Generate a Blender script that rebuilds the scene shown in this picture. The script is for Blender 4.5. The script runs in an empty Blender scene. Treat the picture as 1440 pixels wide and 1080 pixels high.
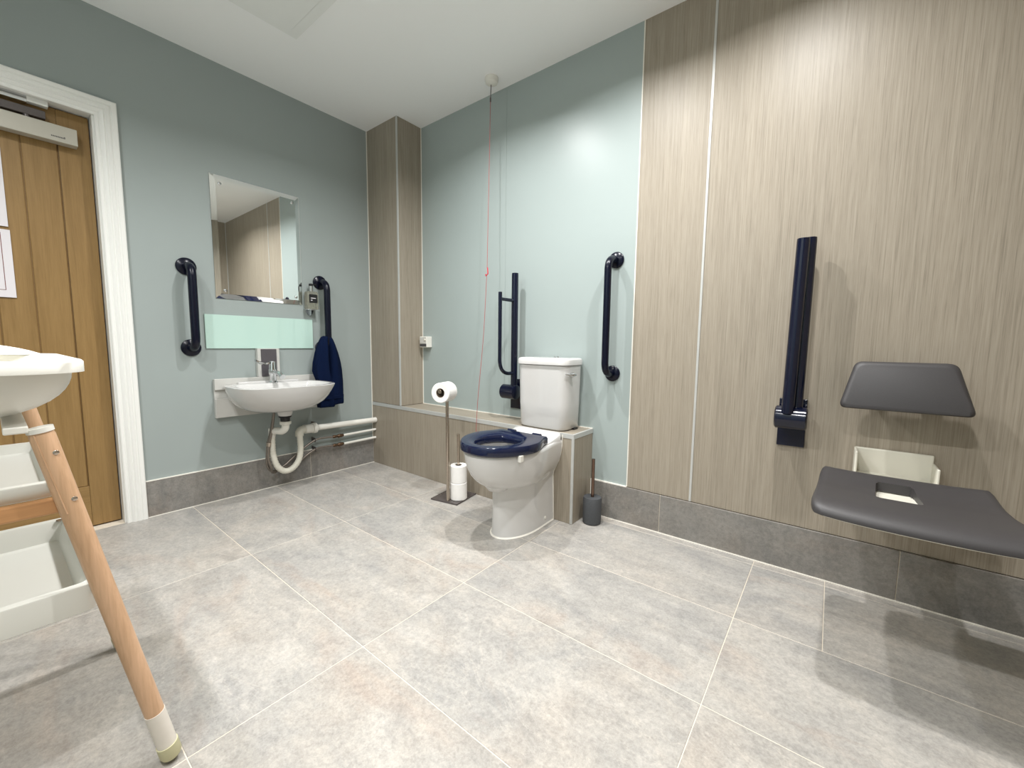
import bpy, bmesh, math, random
from mathutils import Vector, Matrix
random.seed(7)
SC = bpy.context.scene
COL = SC.collection
PI = math.pi

# ------------------------------------------------------------------ camera
yaw, pitch, roll = 0.6633, 0.0977, 0.0116
CAM = Vector((2.7176, -1.9661, 0.91))
fw = Vector((-math.sin(yaw)*math.cos(pitch), math.cos(yaw)*math.cos(pitch), -math.sin(pitch)))
rt = Vector((math.cos(yaw), math.sin(yaw), 0.0))
up = rt.cross(fw)
r2 = rt*math.cos(roll) + up*math.sin(roll)
u2 = -rt*math.sin(roll) + up*math.cos(roll)
cam_data = bpy.data.cameras.new('camera')
cam_data.sensor_width = 36.0
cam_data.lens = 574.28*36.0/1440.0
cam_data.clip_start = 0.02
cam = bpy.data.objects.new('camera', cam_data)
M4 = Matrix((r2, u2, -fw)).transposed().to_4x4()
M4.translation = CAM
cam.matrix_world = M4
COL.objects.link(cam)
SC.camera = cam

# ------------------------------------------------------------------ world / view
w = bpy.data.worlds.new('world'); SC.world = w; w.use_nodes = True
w.node_tree.nodes['Background'].inputs[0].default_value = (0.9, 0.95, 1.0, 1)
w.node_tree.nodes['Background'].inputs[1].default_value = 0.02
SC.view_settings.view_transform = 'Standard'
SC.view_settings.look = 'None'
SC.view_settings.gamma = 1.0
SC.view_settings.use_curve_mapping = False
SC.view_settings.exposure = 0.30

# ------------------------------------------------------------------ ceiling downlights (positions; fixtures are built further down)
CEIL = 2.398
LIGHTS = [(1.22, -0.79), (1.88, -0.72), (2.54, -0.65), (1.12, -2.20), (1.82, -2.20), (2.52, -2.20)]
LAMP_W = 12.9          # each downlight: a small disc radiating downwards
LAMP_COL = (1.0, 0.992, 0.985)

# ------------------------------------------------------------------ helpers
def srgb(r, g, b):
    def f(c):
        c /= 255.0
        return c/12.92 if c <= 0.04045 else ((c+0.055)/1.055)**2.4
    return (f(r), f(g), f(b), 1.0)

MATS = {}
def mat(name, col, rough=0.5, metal=0.0, spec=0.5, coat=0.0, **kw):
    m = bpy.data.materials.new(name); m.use_nodes = True
    b = m.node_tree.nodes['Principled BSDF']
    b.inputs['Base Color'].default_value = col
    b.inputs['Roughness'].default_value = rough
    b.inputs['Metallic'].default_value = metal
    b.inputs['Specular IOR Level'].default_value = spec
    b.inputs['Coat Weight'].default_value = coat
    for k, v in kw.items():
        b.inputs[k.replace('_', ' ')].default_value = v
    MATS[name] = m
    return m

def nodes(m):
    nt = m.node_tree
    return nt, nt.nodes, nt.links, nt.nodes['Principled BSDF']

def ramp(N, stops, interp='LINEAR'):
    r = N.new('ShaderNodeValToRGB'); cr = r.color_ramp; cr.interpolation = interp
    cr.elements[0].position, cr.elements[0].color = stops[0]
    cr.elements[1].position, cr.elements[1].color = stops[-1]
    for p, c in stops[1:-1]:
        e = cr.elements.new(p); e.color = c
    return r

def coords(N, L, scale=(1, 1, 1), rnd=0.0, rot=(0, 0, 0)):
    tc = N.new('ShaderNodeTexCoord')
    mp = N.new('ShaderNodeMapping'); mp.inputs['Scale'].default_value = scale
    mp.inputs['Rotation'].default_value = rot
    if rnd:
        oi = N.new('ShaderNodeObjectInfo')
        mu = N.new('ShaderNodeVectorMath'); mu.operation = 'MULTIPLY_ADD'
        co = N.new('ShaderNodeCombineXYZ')
        for i in range(3): L.new(oi.outputs['Random'], co.inputs[i])
        L.new(co.outputs[0], mu.inputs[0]); mu.inputs[1].default_value = (rnd, rnd*1.7, rnd*0.6)
        L.new(tc.outputs['Object'], mu.inputs[2]); L.new(mu.outputs[0], mp.inputs['Vector'])
    else:
        L.new(tc.outputs['Object'], mp.inputs['Vector'])
    return mp.outputs['Vector']

def noise(N, L, vec, scale, detail=4.0, rough=0.55, dist=0.0):
    n = N.new('ShaderNodeTexNoise'); n.inputs['Scale'].default_value = scale
    n.inputs['Detail'].default_value = detail; n.inputs['Roughness'].default_value = rough
    n.inputs['Distortion'].default_value = dist
    L.new(vec, n.inputs['Vector'])
    return n.outputs['Fac']

def mix(N, L, a, b, fac, blend='MIX'):
    m = N.new('ShaderNodeMix'); m.data_type = 'RGBA'; m.blend_type = blend
    for sock, v in ((m.inputs[0], fac), (m.inputs[6], a), (m.inputs[7], b)):
        if hasattr(v, 'links'): L.new(v, sock)
        else: sock.default_value = v
    return m.outputs[2]

def bump(N, L, bsdf, h, strength=0.2, dist=0.002):
    bn = N.new('ShaderNodeBump'); bn.inputs['Strength'].default_value = strength
    bn.inputs['Distance'].default_value = dist
    L.new(h, bn.inputs['Height']); L.new(bn.outputs[0], bsdf.inputs['Normal'])

# --- materials
def wood_laminate(name, axis):
    m = mat(name, (0.4, 0.36, 0.3, 1), 0.42, spec=0.4)
    nt, N, L, B = nodes(m)
    s = {'z': (1, 1, 0.016), 'x': (0.016, 1, 1)}[axis]
    v = coords(N, L, s, 3.0)
    a = noise(N, L, v, 330, 3, 0.75)
    b = noise(N, L, coords(N, L, {'z': (1, 1, 0.007), 'x': (0.007, 1, 1)}[axis], 3.0), 150, 3, 0.6)
    s2 = {'z': (1, 1, 0.03), 'x': (0.03, 1, 1)}[axis]
    c = noise(N, L, coords(N, L, s2, 3.0), 14, 3, 0.5)
    r1 = ramp(N, [(0.33, srgb(122, 113, 100)), (0.46, srgb(153, 143, 128)), (0.70, srgb(172, 163, 148))]); L.new(a, r1.inputs[0])
    r2_ = ramp(N, [(0.35, srgb(145, 136, 121)), (0.65, srgb(167, 158, 143))]); L.new(b, r2_.inputs[0])
    r3 = ramp(N, [(0.3, (0.95, 0.95, 0.95, 1)), (0.7, (1.03, 1.03, 1.03, 1))]); L.new(c, r3.inputs[0])
    col = mix(N, L, r1.outputs[0], r2_.outputs[0], 0.45)
    col = mix(N, L, col, r3.outputs[0], 1.0, 'MULTIPLY')
    L.new(col, B.inputs['Base Color'])
    bump(N, L, B, a, 0.25, 0.0012)
    return m
wood_laminate('laminate_upright', 'z'); wood_laminate('laminate_lengthways', 'x')

def painted(name, col, amt=0.02, rough=0.55):
    m = mat(name, col, rough, spec=0.35)
    nt, N, L, B = nodes(m)
    f = noise(N, L, coords(N, L), 1.6, 3)
    r = ramp(N, [(0.3, (1-amt,)*3+(1,)), (0.7, (1+amt,)*3+(1,))]); L.new(f, r.inputs[0])
    L.new(mix(N, L, col, r.outputs[0], 1.0, 'MULTIPLY'), B.inputs['Base Color'])
    g = noise(N, L, coords(N, L), 140, 2)
    bump(N, L, B, g, 0.05, 0.001)
    return m
painted('blue_paint', srgb(155, 164, 162))
painted('blue_panel', srgb(163, 174, 172), 0.012, 0.35)
painted('ceiling_paint', srgb(250, 251, 251), 0.01, 0.45)
painted('white_gloss_paint', srgb(236, 236, 232), 0.01, 0.3)

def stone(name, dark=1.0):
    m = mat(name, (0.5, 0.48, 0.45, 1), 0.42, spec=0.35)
    nt, N, L, B = nodes(m)
    v = coords(N, L, (1, 1, 1), 40.0)
    big = noise(N, L, v, 2.2, 6, 0.62, 0.6)
    vs = coords(N, L, (1.0, 3.2, 1.6), 40.0, (0, 0, 0.42))
    streak = noise(N, L, vs, 2.6, 8, 0.62, 0.9)
    vein = noise(N, L, vs, 1.3, 7, 0.58, 1.6)
    fine = noise(N, L, v, 60, 8, 0.82)
    blot = noise(N, L, v, 11, 6, 0.7, 0.4)
    grain = noise(N, L, v, 160, 4, 0.8)
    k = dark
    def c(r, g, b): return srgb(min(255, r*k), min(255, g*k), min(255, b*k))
    r1 = ramp(N, [(0.34, c(170, 169, 167)), (0.45, c(183, 180, 175)), (0.56, c(190, 184, 176)), (0.68, c(186, 176, 165))]); L.new(big, r1.inputs[0])
    r2_ = ramp(N, [(0.36, c(165, 163, 159)), (0.5, c(186, 182, 175)), (0.64, c(204, 200, 193))]); L.new(streak, r2_.inputs[0])
    col = mix(N, L, r1.outputs[0], r2_.outputs[0], 0.5)
    rv = ramp(N, [(0.488, (0, 0, 0, 1)), (0.5, (0.8, 0.8, 0.8, 1)), (0.506, (0, 0, 0, 1))]); L.new(vein, rv.inputs[0])
    br = noise(N, L, v, 1.1, 2)
    rb = ramp(N, [(0.42, (0, 0, 0, 1)), (0.60, (0.6, 0.6, 0.6, 1))]); L.new(br, rb.inputs[0])
    vm = N.new('ShaderNodeMath'); vm.operation = 'MULTIPLY'; L.new(rv.outputs[0], vm.inputs[0]); L.new(rb.outputs[0], vm.inputs[1])
    col = mix(N, L, col, c(208, 202, 193), vm.outputs[0])
    rv2 = ramp(N, [(0.56, (0, 0, 0, 1)), (0.72, (0.45, 0.45, 0.45, 1))]); L.new(vein, rv2.inputs[0])
    col = mix(N, L, col, c(184, 166, 152), rv2.outputs[0])
    rf = ramp(N, [(0.37, (0.78, 0.78, 0.78, 1)), (0.5, (1, 1, 1, 1)), (0.63, (1.18, 1.17, 1.16, 1))]); L.new(fine, rf.inputs[0])
    col = mix(N, L, col, rf.outputs[0], 0.8, 'MULTIPLY')
    rbl = ramp(N, [(0.37, (0.91, 0.915, 0.92, 1)), (0.5, (1, 1, 1, 1)), (0.63, (1.08, 1.07, 1.055, 1))]); L.new(blot, rbl.inputs[0])
    col = mix(N, L, col, rbl.outputs[0], 0.9, 'MULTIPLY')
    rg = ramp(N, [(0.36, (0.86, 0.86, 0.86, 1)), (0.64, (1.12, 1.12, 1.12, 1))]); L.new(grain, rg.inputs[0])
    col = mix(N, L, col, rg.outputs[0], 0.7, 'MULTIPLY')
    L.new(col, B.inputs['Base Color'])
    bump(N, L, B, fine, 0.35, 0.0015)
    return m
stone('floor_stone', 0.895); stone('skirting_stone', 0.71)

def oak(name, axis='z', base=(143, 114, 71)):
    m = mat(name, (0.35, 0.2, 0.08, 1), 0.38, spec=0.4)
    nt, N, L, B = nodes(m)
    s = {'z': (1, 1, 0.05), 'y': (1, 0.05, 1)}[axis]
    v = coords(N, L, s, 5.0)
    a = noise(N, L, v, 42, 5, 0.65, 0.4); b = noise(N, L, v, 240, 3, 0.6)
    r, g, bl = base
    r1 = ramp(N, [(0.28, srgb(r*0.92, g*0.91, bl*0.88)), (0.5, srgb(r, g, bl)), (0.72, srgb(r*1.05, g*1.06, bl*1.08))]); L.new(a, r1.inputs[0])
    r2_ = ramp(N, [(0.35, (0.93, 0.92, 0.90, 1)), (0.6, (1.04, 1.04, 1.04, 1))]); L.new(b, r2_.inputs[0])
    L.new(mix(N, L, r1.outputs[0], r2_.outputs[0], 0.8, 'MULTIPLY'), B.inputs['Base Color'])
    bump(N, L, B, b, 0.12, 0.001)
    return m
oak('oak', 'z'); oak('oak_crosswise', 'y')
oak('beech', 'z', (206, 168, 134)); oak('beech_crosswise', 'y', (196, 146, 100))

def speckled(name, col, rough=0.4, amt=0.1, scale=90, spec=0.5, b=0.1, coat=0.0, metal=0.0):
    m = mat(name, col, rough, metal, spec, coat)
    nt, N, L, B = nodes(m)
    f = noise(N, L, coords(N, L), scale, 4)
    r = ramp(N, [(0.3, (1-amt,)*3+(1,)), (0.7, (1+amt,)*3+(1,))]); L.new(f, r.inputs[0])
    L.new(mix(N, L, col, r.outputs[0], 1.0, 'MULTIPLY'), B.inputs['Base Color'])
    if b: bump(N, L, B, f, b, 0.001)
    return m
speckled('ceramic', srgb(209, 208, 206), 0.08, 0.008, 6, b=0, coat=0.4)
speckled('navy_gloss', srgb(9, 15, 38), 0.16, 0.05, 8, b=0)
speckled('navy_seat', srgb(18, 26, 54), 0.14, 0.04, 8, b=0)
speckled('navy_rail', srgb(7, 11, 30), 0.24, 0.05, 8, spec=0.3, b=0)
speckled('chrome', (0.66, 0.67, 0.68, 1), 0.08, 0.02, 20, b=0, metal=1.0)
speckled('bronze', srgb(96, 74, 56), 0.35, 0.2, 120, metal=0.7)
speckled('braided_steel', srgb(138, 130, 122), 0.4, 0.25, 260, metal=0.8, b=0.4)
speckled('brushed_steel', srgb(190, 178, 165), 0.22, 0.06, 60, metal=1.0, b=0)
speckled('aluminium', srgb(196, 197, 194), 0.35, 0.03, 30, metal=0.25, b=0)
speckled('white_plastic', srgb(232, 230, 222), 0.3, 0.01, 10, b=0)
speckled('hatch_white', srgb(238, 240, 238), 0.4, 0.01, 10, b=0)
speckled('oak_dark', srgb(112, 84, 46), 0.5, 0.05, 30, b=0)
speckled('cream_plastic', srgb(222, 219, 206), 0.4, 0.02, 10, b=0)
speckled('cream_rubber', srgb(200, 196, 160), 0.6, 0.04, 40)
speckled('white_tape', srgb(228, 222, 212), 0.6, 0.03, 30, b=0.2)
speckled('pale_tray', srgb(230, 230, 223), 0.35, 0.01, 6, b=0)
speckled('charcoal_pad', srgb(60, 58, 59), 0.5, 0.06, 300, b=0.12)
speckled('charcoal_stone', srgb(72, 74, 77), 0.65, 0.08, 160, b=0.2)
speckled('copper', srgb(124, 102, 90), 0.25, 0.08, 60, metal=1.0, b=0)
speckled('grey_plate', srgb(198, 197, 192), 0.4, 0.03, 14, b=0)
speckled('dark_grey_panel', srgb(84, 80, 84), 0.3, 0.04, 30, b=0)
speckled('dark_metal', srgb(92, 86, 85), 0.25, 0.06, 40, metal=0.3, b=0)
speckled('black_plastic', srgb(22, 22, 24), 0.35, 0.05, 30, b=0)
speckled('grout', srgb(216, 206, 190), 0.8, 0.04, 60)
speckled('sealant', srgb(240, 236, 226), 0.4, 0.02, 40, b=0)
speckled('dark_joint', srgb(74, 66, 56), 0.7, 0.05, 40, b=0)
speckled('tissue', srgb(244, 242, 238), 0.9, 0.015, 70, spec=0.1, b=0.3)
speckled('cardboard', srgb(120, 104, 88), 0.9, 0.06, 60)
speckled('paper', srgb(226, 222, 226), 0.22, 0.01, 10, b=0)
speckled('print_red', srgb(120, 70, 66), 0.5, 0.03, 30, b=0)
speckled('print_dark', srgb(70, 70, 72), 0.5, 0.03, 30, b=0)
speckled('closer_silver', srgb(184, 180, 168), 0.35, 0.02, 20, b=0, metal=0.1)
speckled('towel', srgb(9, 22, 50), 0.95, 0.25, 380, spec=0.1, b=0.9)
speckled('red_cord', srgb(168, 92, 92), 0.6, 0.05, 50, b=0)
speckled('red_plastic', srgb(222, 52, 72), 0.35, 0.03, 30, b=0)
speckled('grey_cord', srgb(96, 84, 86), 0.6, 0.05, 50, b=0)
speckled('mint_glass', srgb(190, 219, 209), 0.06, 0.01, 4, b=0, coat=0.5)
speckled('mirror', (0.93, 0.95, 0.94, 1), 0.0, 0.002, 2, b=0, metal=1.0)
speckled('glass_edge', srgb(120, 128, 124), 0.1, 0.02, 20, b=0, metal=0.6)
m = mat('soap_glass', srgb(206, 206, 190), 0.05); m.node_tree.nodes['Principled BSDF'].inputs['Transmission Weight'].default_value = 0.75
m = mat('lamp_lens', (1, 1, 1, 1), 0.3)
m.node_tree.nodes['Principled BSDF'].inputs['Emission Color'].default_value = (1, 0.97, 0.92, 1)
m.node_tree.nodes['Principled BSDF'].inputs['Emission Strength'].default_value = 12.0

# --- object builders (meshes are given in world coordinates; the origin is moved to the thing's base)
ORG = {}
def obj(name, bm, material, parent=None, smooth=None, label=None):
    me = bpy.data.meshes.new(name)
    bm.normal_update()
    if parent is not None:
        o0 = ORG[parent.name]
    else:
        xs = [v.co.x for v in bm.verts]; ys = [v.co.y for v in bm.verts]; zs = [v.co.z for v in bm.verts]
        o0 = Vector(((min(xs)+max(xs))/2, (min(ys)+max(ys))/2, min(zs)))
    bmesh.ops.translate(bm, verts=bm.verts, vec=-o0)
    bm.to_mesh(me); bm.free()
    ml = material if isinstance(material, (list, tuple)) else [material]
    for mm in ml: me.materials.append(MATS[mm])
    if smooth is not None:
        me.shade_smooth(); me.set_sharp_from_angle(angle=math.radians(smooth))
    o = bpy.data.objects.new(name, me); COL.objects.link(o)
    if parent is not None: o.parent = parent
    else: o.location = o0
    ORG[o.name] = o0
    if label: o['label'] = label
    return o

def tag(o, label, cat, group=None):
    o['label'] = label; o['category'] = cat
    if group: o['group'] = group
    return o
def struct(o):
    o['kind'] = 'structure'; return o
def thing(name, label, cat, loc, group=None):
    o = bpy.data.objects.new(name, None); COL.objects.link(o)
    o.location = loc; o.empty_display_size = 0.05
    ORG[o.name] = Vector(loc)
    if cat: tag(o, label, cat, group)
    return o

def BM(): return bmesh.new()
def box(bm, x0, x1, y0, y1, z0, z1, bev=0.0, seg=2, mi=0):
    r = bmesh.ops.create_cube(bm, size=1.0)
    vs = r['verts']
    for v in vs:
        v.co = Vector(((x0+x1)/2+v.co.x*(x1-x0), (y0+y1)/2+v.co.y*(y1-y0), (z0+z1)/2+v.co.z*(z1-z0)))
    fs = list({f for v in vs for f in v.link_faces})
    for f in fs: f.material_index = mi
    if bev:
        es = list({e for v in vs for e in v.link_edges})
        bmesh.ops.bevel(bm, geom=es, offset=bev, segments=seg, affect='EDGES', profile=0.5)
    return bm
def bx(*a, **k): return box(BM(), *a, **k)

def frame_at(d, hint=Vector((0, 0, 1))):
    d = d.normalized()
    if abs(d.dot(hint)) > 0.97: hint = Vector((1, 0, 0))
    a = hint.cross(d).normalized(); b = d.cross(a)
    return a, b
def loft(bm, rings, closed=True, cap0=True, cap1=True):
    R = [[bm.verts.new(p) for p in r] for r in rings]
    n = len(R[0])
    for i in range(len(R)-1):
        for j in range(n if closed else n-1):
            k = (j+1) % n
            bm.faces.new((R[i][j], R[i][k], R[i+1][k], R[i+1][j]))
    if cap0 and closed: bm.faces.new(list(reversed(R[0])))
    if cap1 and closed: bm.faces.new(R[-1])
    bmesh.ops.recalc_face_normals(bm, faces=bm.faces)
    return bm
def tube(bm, pts, r, seg=12, caps=True, radii=None):
    pts = [Vector(p) for p in pts]
    rings = []; pa = None
    for i, p in enumerate(pts):
        d = (pts[min(i+1, len(pts)-1)] - pts[max(i-1, 0)]).normalized()
        if pa is None: a, b = frame_at(d)
        else:
            a = (pa - d*pa.dot(d)).normalized(); b = d.cross(a)
        pa = a
        rr = radii[i] if radii else r
        rings.append([p + (a*math.cos(2*PI*k/seg)+b*math.sin(2*PI*k/seg))*rr for k in range(seg)])
    b2 = BM(); loft(b2, rings, True, caps, caps)
    me = bpy.data.meshes.new('t'); b2.to_mesh(me); b2.free(); bm.from_mesh(me); bpy.data.meshes.remove(me)
    return bm
def tb(pts, r, **k): return tube(BM(), pts, r, **k)
def smooth_path(pts, n=8):
    P = [Vector(p) for p in pts]; out = []
    for i in range(len(P)-1):
        p0 = P[max(i-1, 0)]; p1 = P[i]; p2 = P[i+1]; p3 = P[min(i+2, len(P)-1)]
        for k in range(n):
            t = k/n
            out.append(0.5*((2*p1)+(p2-p0)*t+(2*p0-5*p1+4*p2-p3)*t*t+(3*p1-p0-3*p2+p3)*t**3))
    out.append(P[-1]); return out
def bend_path(pts, rad, n=7):
    P = [Vector(p) for p in pts]; out = [P[0]]
    for i in range(1, len(P)-1):
        a = (P[i-1]-P[i]).normalized(); b = (P[i+1]-P[i]).normalized()
        p0 = P[i]+a*rad; p1 = P[i]+b*rad
        for k in range(n+1):
            t = k/n
            # quadratic blend close to an arc
            out.append((1-t)**2*p0 + 2*t*(1-t)*(P[i]*0.86+(p0+p1)*0.07) + t*t*p1)
    out.append(P[-1]); return out
def lathe(bm, c, prof, seg=24, axis='z'):
    rings = []
    for r, h in prof:
        ring = []
        for k in range(seg):
            a = 2*PI*k/seg; x, y = r*math.cos(a), r*math.sin(a)
            p = {'z': (x, y, h), 'x': (h, x, y), 'y': (y, h, x)}[axis]
            ring.append(Vector(c)+Vector(p))
        rings.append(ring)
    b2 = BM(); loft(b2, rings)
    me = bpy.data.meshes.new('t'); b2.to_mesh(me); b2.free(); bm.from_mesh(me); bpy.data.meshes.remove(me)
    return bm
def lt(c, prof, **k): return lathe(BM(), c, prof, **k)
def ring_loft(rings, cap0=True, cap1=True): return loft(BM(), rings, True, cap0, cap1)
def rrect(cx, cy, hx, hy, r, n=5):
    out = []
    for sx, sy, a0 in ((1, 1, 0), (-1, 1, PI/2), (-1, -1, PI), (1, -1, 1.5*PI)):
        for k in range(n+1):
            a = a0+k*PI/2/n
            out.append((cx+sx*(hx-r)+r*math.cos(a), cy+sy*(hy-r)+r*math.sin(a)))
    return out

# ================================================================== SETTING
XE, YF = 3.50, -2.65
# floor: grout bed with each tile a part
floor = struct(obj('floor', bx(-0.12, XE+0.1, YF-0.1, 0.1, -0.03, -0.0009), 'grout'))
ys = [0, -0.055, -0.4815, -0.908, -1.3345, -1.761, -2.1875, -2.614, YF]
tile_mesh = {}
g = 0.0011
for i in range(len(ys)-1):
    xs = [0, 0.819, 1.667, 2.515] + ([2.755, XE] if i < 2 else [3.363, XE])
    for j in range(len(xs)-1):
        wx, wy = xs[j+1]-xs[j]-2*g, ys[i]-ys[i+1]-2*g
        key = (round(wx, 3), round(wy, 3))
        if key not in tile_mesh:
            bm = bx(-wx/2, wx/2, -wy/2, wy/2, -0.004, 0, bev=0.0009, seg=1)
            me = bpy.data.meshes.new('tile'); bm.to_mesh(me); bm.free(); me.materials.append(MATS['floor_stone'])
            tile_mesh[key] = me
        o = bpy.data.objects.new('tile', tile_mesh[key]); COL.objects.link(o); o.parent = floor
        o.location = Vector(((xs[j]+xs[j+1])/2, (ys[i]+ys[i+1])/2, 0)) - ORG[floor.name]

struct(obj('ceiling', bx(-0.12, XE+0.1, YF-0.1, 0.1, CEIL, CEIL+0.06), 'ceiling_paint'))
# left wall with its door opening
DY0, DY1, DZ = -1.607, -2.470, 1.925
bm = BM()
box(bm, -0.12, 0, DY0+0.028, 0.1, -0.01, CEIL); box(bm, -0.12, 0, DY1-0.028, DY0+0.028, DZ+0.028, CEIL); box(bm, -0.12, 0, YF-0.1, DY1-0.028, -0.01, CEIL)
struct(obj('wall_left', bm, 'blue_paint'))
# back wall: carcass + panels as parts
wb = struct(obj('wall_back', bx(0, XE, 0.008, 0.1, -0.01, CEIL), 'dark_joint'))
SK = 0.19
for x0, x1, mt, z0 in ((0.3484, 1.1195, 'blue_panel', SK), (1.1205, 1.9325, 'blue_panel', SK), (1.9365, 2.2365, 'laminate_upright', SK), (2.2455, XE, 'laminate_upright', SK)):
    obj('wall_panel', bx(x0, x1, 0.0, 0.0085, z0, CEIL), mt, wb)
obj('joint_strip', bx(1.9320, 1.9370, -0.0015, 0.0085, SK, CEIL), 'sealant', wb)
obj('joint_strip', bx(2.2360, 2.2460, -0.003, 0.0085, SK, CEIL, bev=0.001), 'aluminium', wb)
wr = struct(obj('wall_right', bx(XE+0.008, XE+0.1, YF-0.1, 0.1, -0.01, CEIL), 'dark_joint'))
for y0, y1 in ((-0.9, 0.0), (-1.81, -0.91), (YF, -1.82)):
    obj('wall_panel', bx(XE, XE+0.0085, y0, y1, 0, CEIL), 'laminate_upright', wr)
for yj in (-0.905, -1.815):
    obj('joint_strip', bx(XE-0.003, XE+0.0085, yj-0.005, yj+0.005, 0, CEIL), 'aluminium', wr)
obj('joint_strip', bx(XE-0.006, XE, -0.006, 0.0, 0, CEIL), 'aluminium', wr)
struct(obj('wall_front', bx(0, XE, YF-0.1, YF, -0.01, CEIL), 'blue_panel'))

# boxed pipe column and the ledge under it
CW, LD, LX, LZ = 0.3484, 0.2041, 1.735, 0.4637
col = struct(obj('wall_column', bx(0.0, CW-0.008, -LD+0.008, 0.0, LZ, CEIL), 'dark_joint'))
obj('wall_panel', bx(0.002, CW-0.004, -LD, -LD+0.008, LZ+0.004, CEIL), 'laminate_upright', col)
obj('wall_panel', bx(CW-0.008, CW, -LD+0.004, -0.001, LZ+0.003, CEIL), 'laminate_upright', col)
obj('corner_trim', bx(CW-0.011, CW+0.002, -LD-0.002, -LD+0.006, LZ+0.003, CEIL, bev=0.001), 'aluminium', col)
led = struct(obj('wall_ledge', bx(0.0, LX-0.008, -LD+0.008, 0.0, 0, LZ-0.008), 'dark_joint'))
obj('front_panel', bx(0.002, LX-0.010, -LD, -LD+0.008, 0.001, LZ-0.022), 'laminate_upright', led)
obj('end_panel', bx(LX-0.008, LX, -LD+0.006, -0.002, 0.001, LZ-0.022), 'laminate_upright', led)
obj('top_panel', bx(0.002, LX-0.010, -LD+0.006, -0.001, LZ-0.008, LZ), 'laminate_lengthways', led)
obj('edge_trim', bx(0.002, LX+0.001, -LD-0.002, -LD+0.006, LZ-0.023, LZ+0.001, bev=0.0012), 'aluminium', led)
obj('edge_trim', bx(LX-0.010, LX+0.002, -LD+0.006, -0.001, LZ-0.023, LZ+0.001, bev=0.0012), 'aluminium', led)
obj('edge_trim', bx(LX-0.012, LX+0.002, -LD-0.0025, -LD+0.005, 0.001, LZ-0.015, bev=0.0012), 'aluminium', led)
obj('sealant_bead', bx(CW, LX, -0.005, 0.0, LZ-0.001, LZ+0.004), 'sealant', led)

# tiled skirtings: every tile a part
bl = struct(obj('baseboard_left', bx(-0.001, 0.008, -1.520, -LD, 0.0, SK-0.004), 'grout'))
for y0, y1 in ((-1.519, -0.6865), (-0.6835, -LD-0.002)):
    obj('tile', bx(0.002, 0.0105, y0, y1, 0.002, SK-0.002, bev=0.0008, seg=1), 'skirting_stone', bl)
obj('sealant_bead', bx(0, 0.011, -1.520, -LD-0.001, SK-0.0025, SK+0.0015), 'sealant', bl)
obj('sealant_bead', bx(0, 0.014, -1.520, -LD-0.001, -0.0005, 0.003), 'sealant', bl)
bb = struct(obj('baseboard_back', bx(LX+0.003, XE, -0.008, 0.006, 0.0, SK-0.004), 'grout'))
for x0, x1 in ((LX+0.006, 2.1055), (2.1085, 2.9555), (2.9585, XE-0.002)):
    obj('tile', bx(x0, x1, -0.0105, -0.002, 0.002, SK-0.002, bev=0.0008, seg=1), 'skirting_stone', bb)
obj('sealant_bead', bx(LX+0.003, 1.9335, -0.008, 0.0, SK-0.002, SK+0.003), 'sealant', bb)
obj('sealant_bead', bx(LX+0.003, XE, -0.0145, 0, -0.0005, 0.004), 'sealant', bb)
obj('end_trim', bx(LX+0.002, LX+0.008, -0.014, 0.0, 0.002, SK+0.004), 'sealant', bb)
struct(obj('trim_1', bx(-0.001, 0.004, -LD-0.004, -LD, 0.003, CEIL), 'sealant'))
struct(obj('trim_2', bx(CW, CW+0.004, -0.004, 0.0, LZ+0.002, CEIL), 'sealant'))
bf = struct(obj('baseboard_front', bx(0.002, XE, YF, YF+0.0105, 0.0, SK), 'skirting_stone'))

# ceiling hatch
hx0, hx1, hy1, hy0 = 0.53, 1.10, -0.925, -1.495
hatch = thing('ceiling_hatch', 'square white access hatch set in the ceiling', 'hatch', (0.815, -1.21, CEIL-0.012))
bm = BM(); fwd_ = 0.042
box(bm, hx0, hx0+fwd_, hy0, hy1, CEIL-0.007, CEIL); box(bm, hx1-fwd_, hx1, hy0, hy1, CEIL-0.007, CEIL)
box(bm, hx0+fwd_, hx1-fwd_, hy1-fwd_, hy1, CEIL-0.007, CEIL); box(bm, hx0+fwd_, hx1-fwd_, hy0, hy0+fwd_, CEIL-0.007, CEIL)
obj('frame', bm, 'hatch_white', hatch)
obj('panel', bx(hx0+fwd_+0.002, hx1-fwd_-0.002, hy0+fwd_+0.002, hy1-fwd_-0.002, CEIL-0.010, CEIL-0.001, bev=0.001), 'hatch_white', hatch)

# downlights
for i, (lx, ly) in enumerate(LIGHTS):
    row = 'near the toilet wall' if ly > -1.5 else 'near the camera'
    pos = ('nearest the basin wall', 'in the middle', 'over the shower end')[i % 3]
    t = thing('downlight', 'recessed round ceiling downlight %s, %s of its row' % (row, pos), 'light', (lx, ly, CEIL-0.004), 'ceiling downlights')
    obj('bezel', lt((lx, ly, CEIL), [(0.030, -0.0005), (0.030, -0.006), (0.038, -0.007), (0.043, -0.004), (0.043, 0.0)], seg=24), 'white_plastic', t, 40)
    obj('lens', lt((lx, ly, CEIL), [(0.029, -0.0035), (0.029, -0.0005)], seg=24), 'lamp_lens', t)
    ld = bpy.data.lights.new('downlight_beam', 'AREA'); ld.shape = 'DISK'; ld.size = 0.056; ld.energy = LAMP_W; ld.color = LAMP_COL; ld.spread = math.radians(147)
    lo = bpy.data.objects.new('downlight_beam', ld); COL.objects.link(lo); lo.location = (lx, ly, CEIL-0.009)

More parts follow.
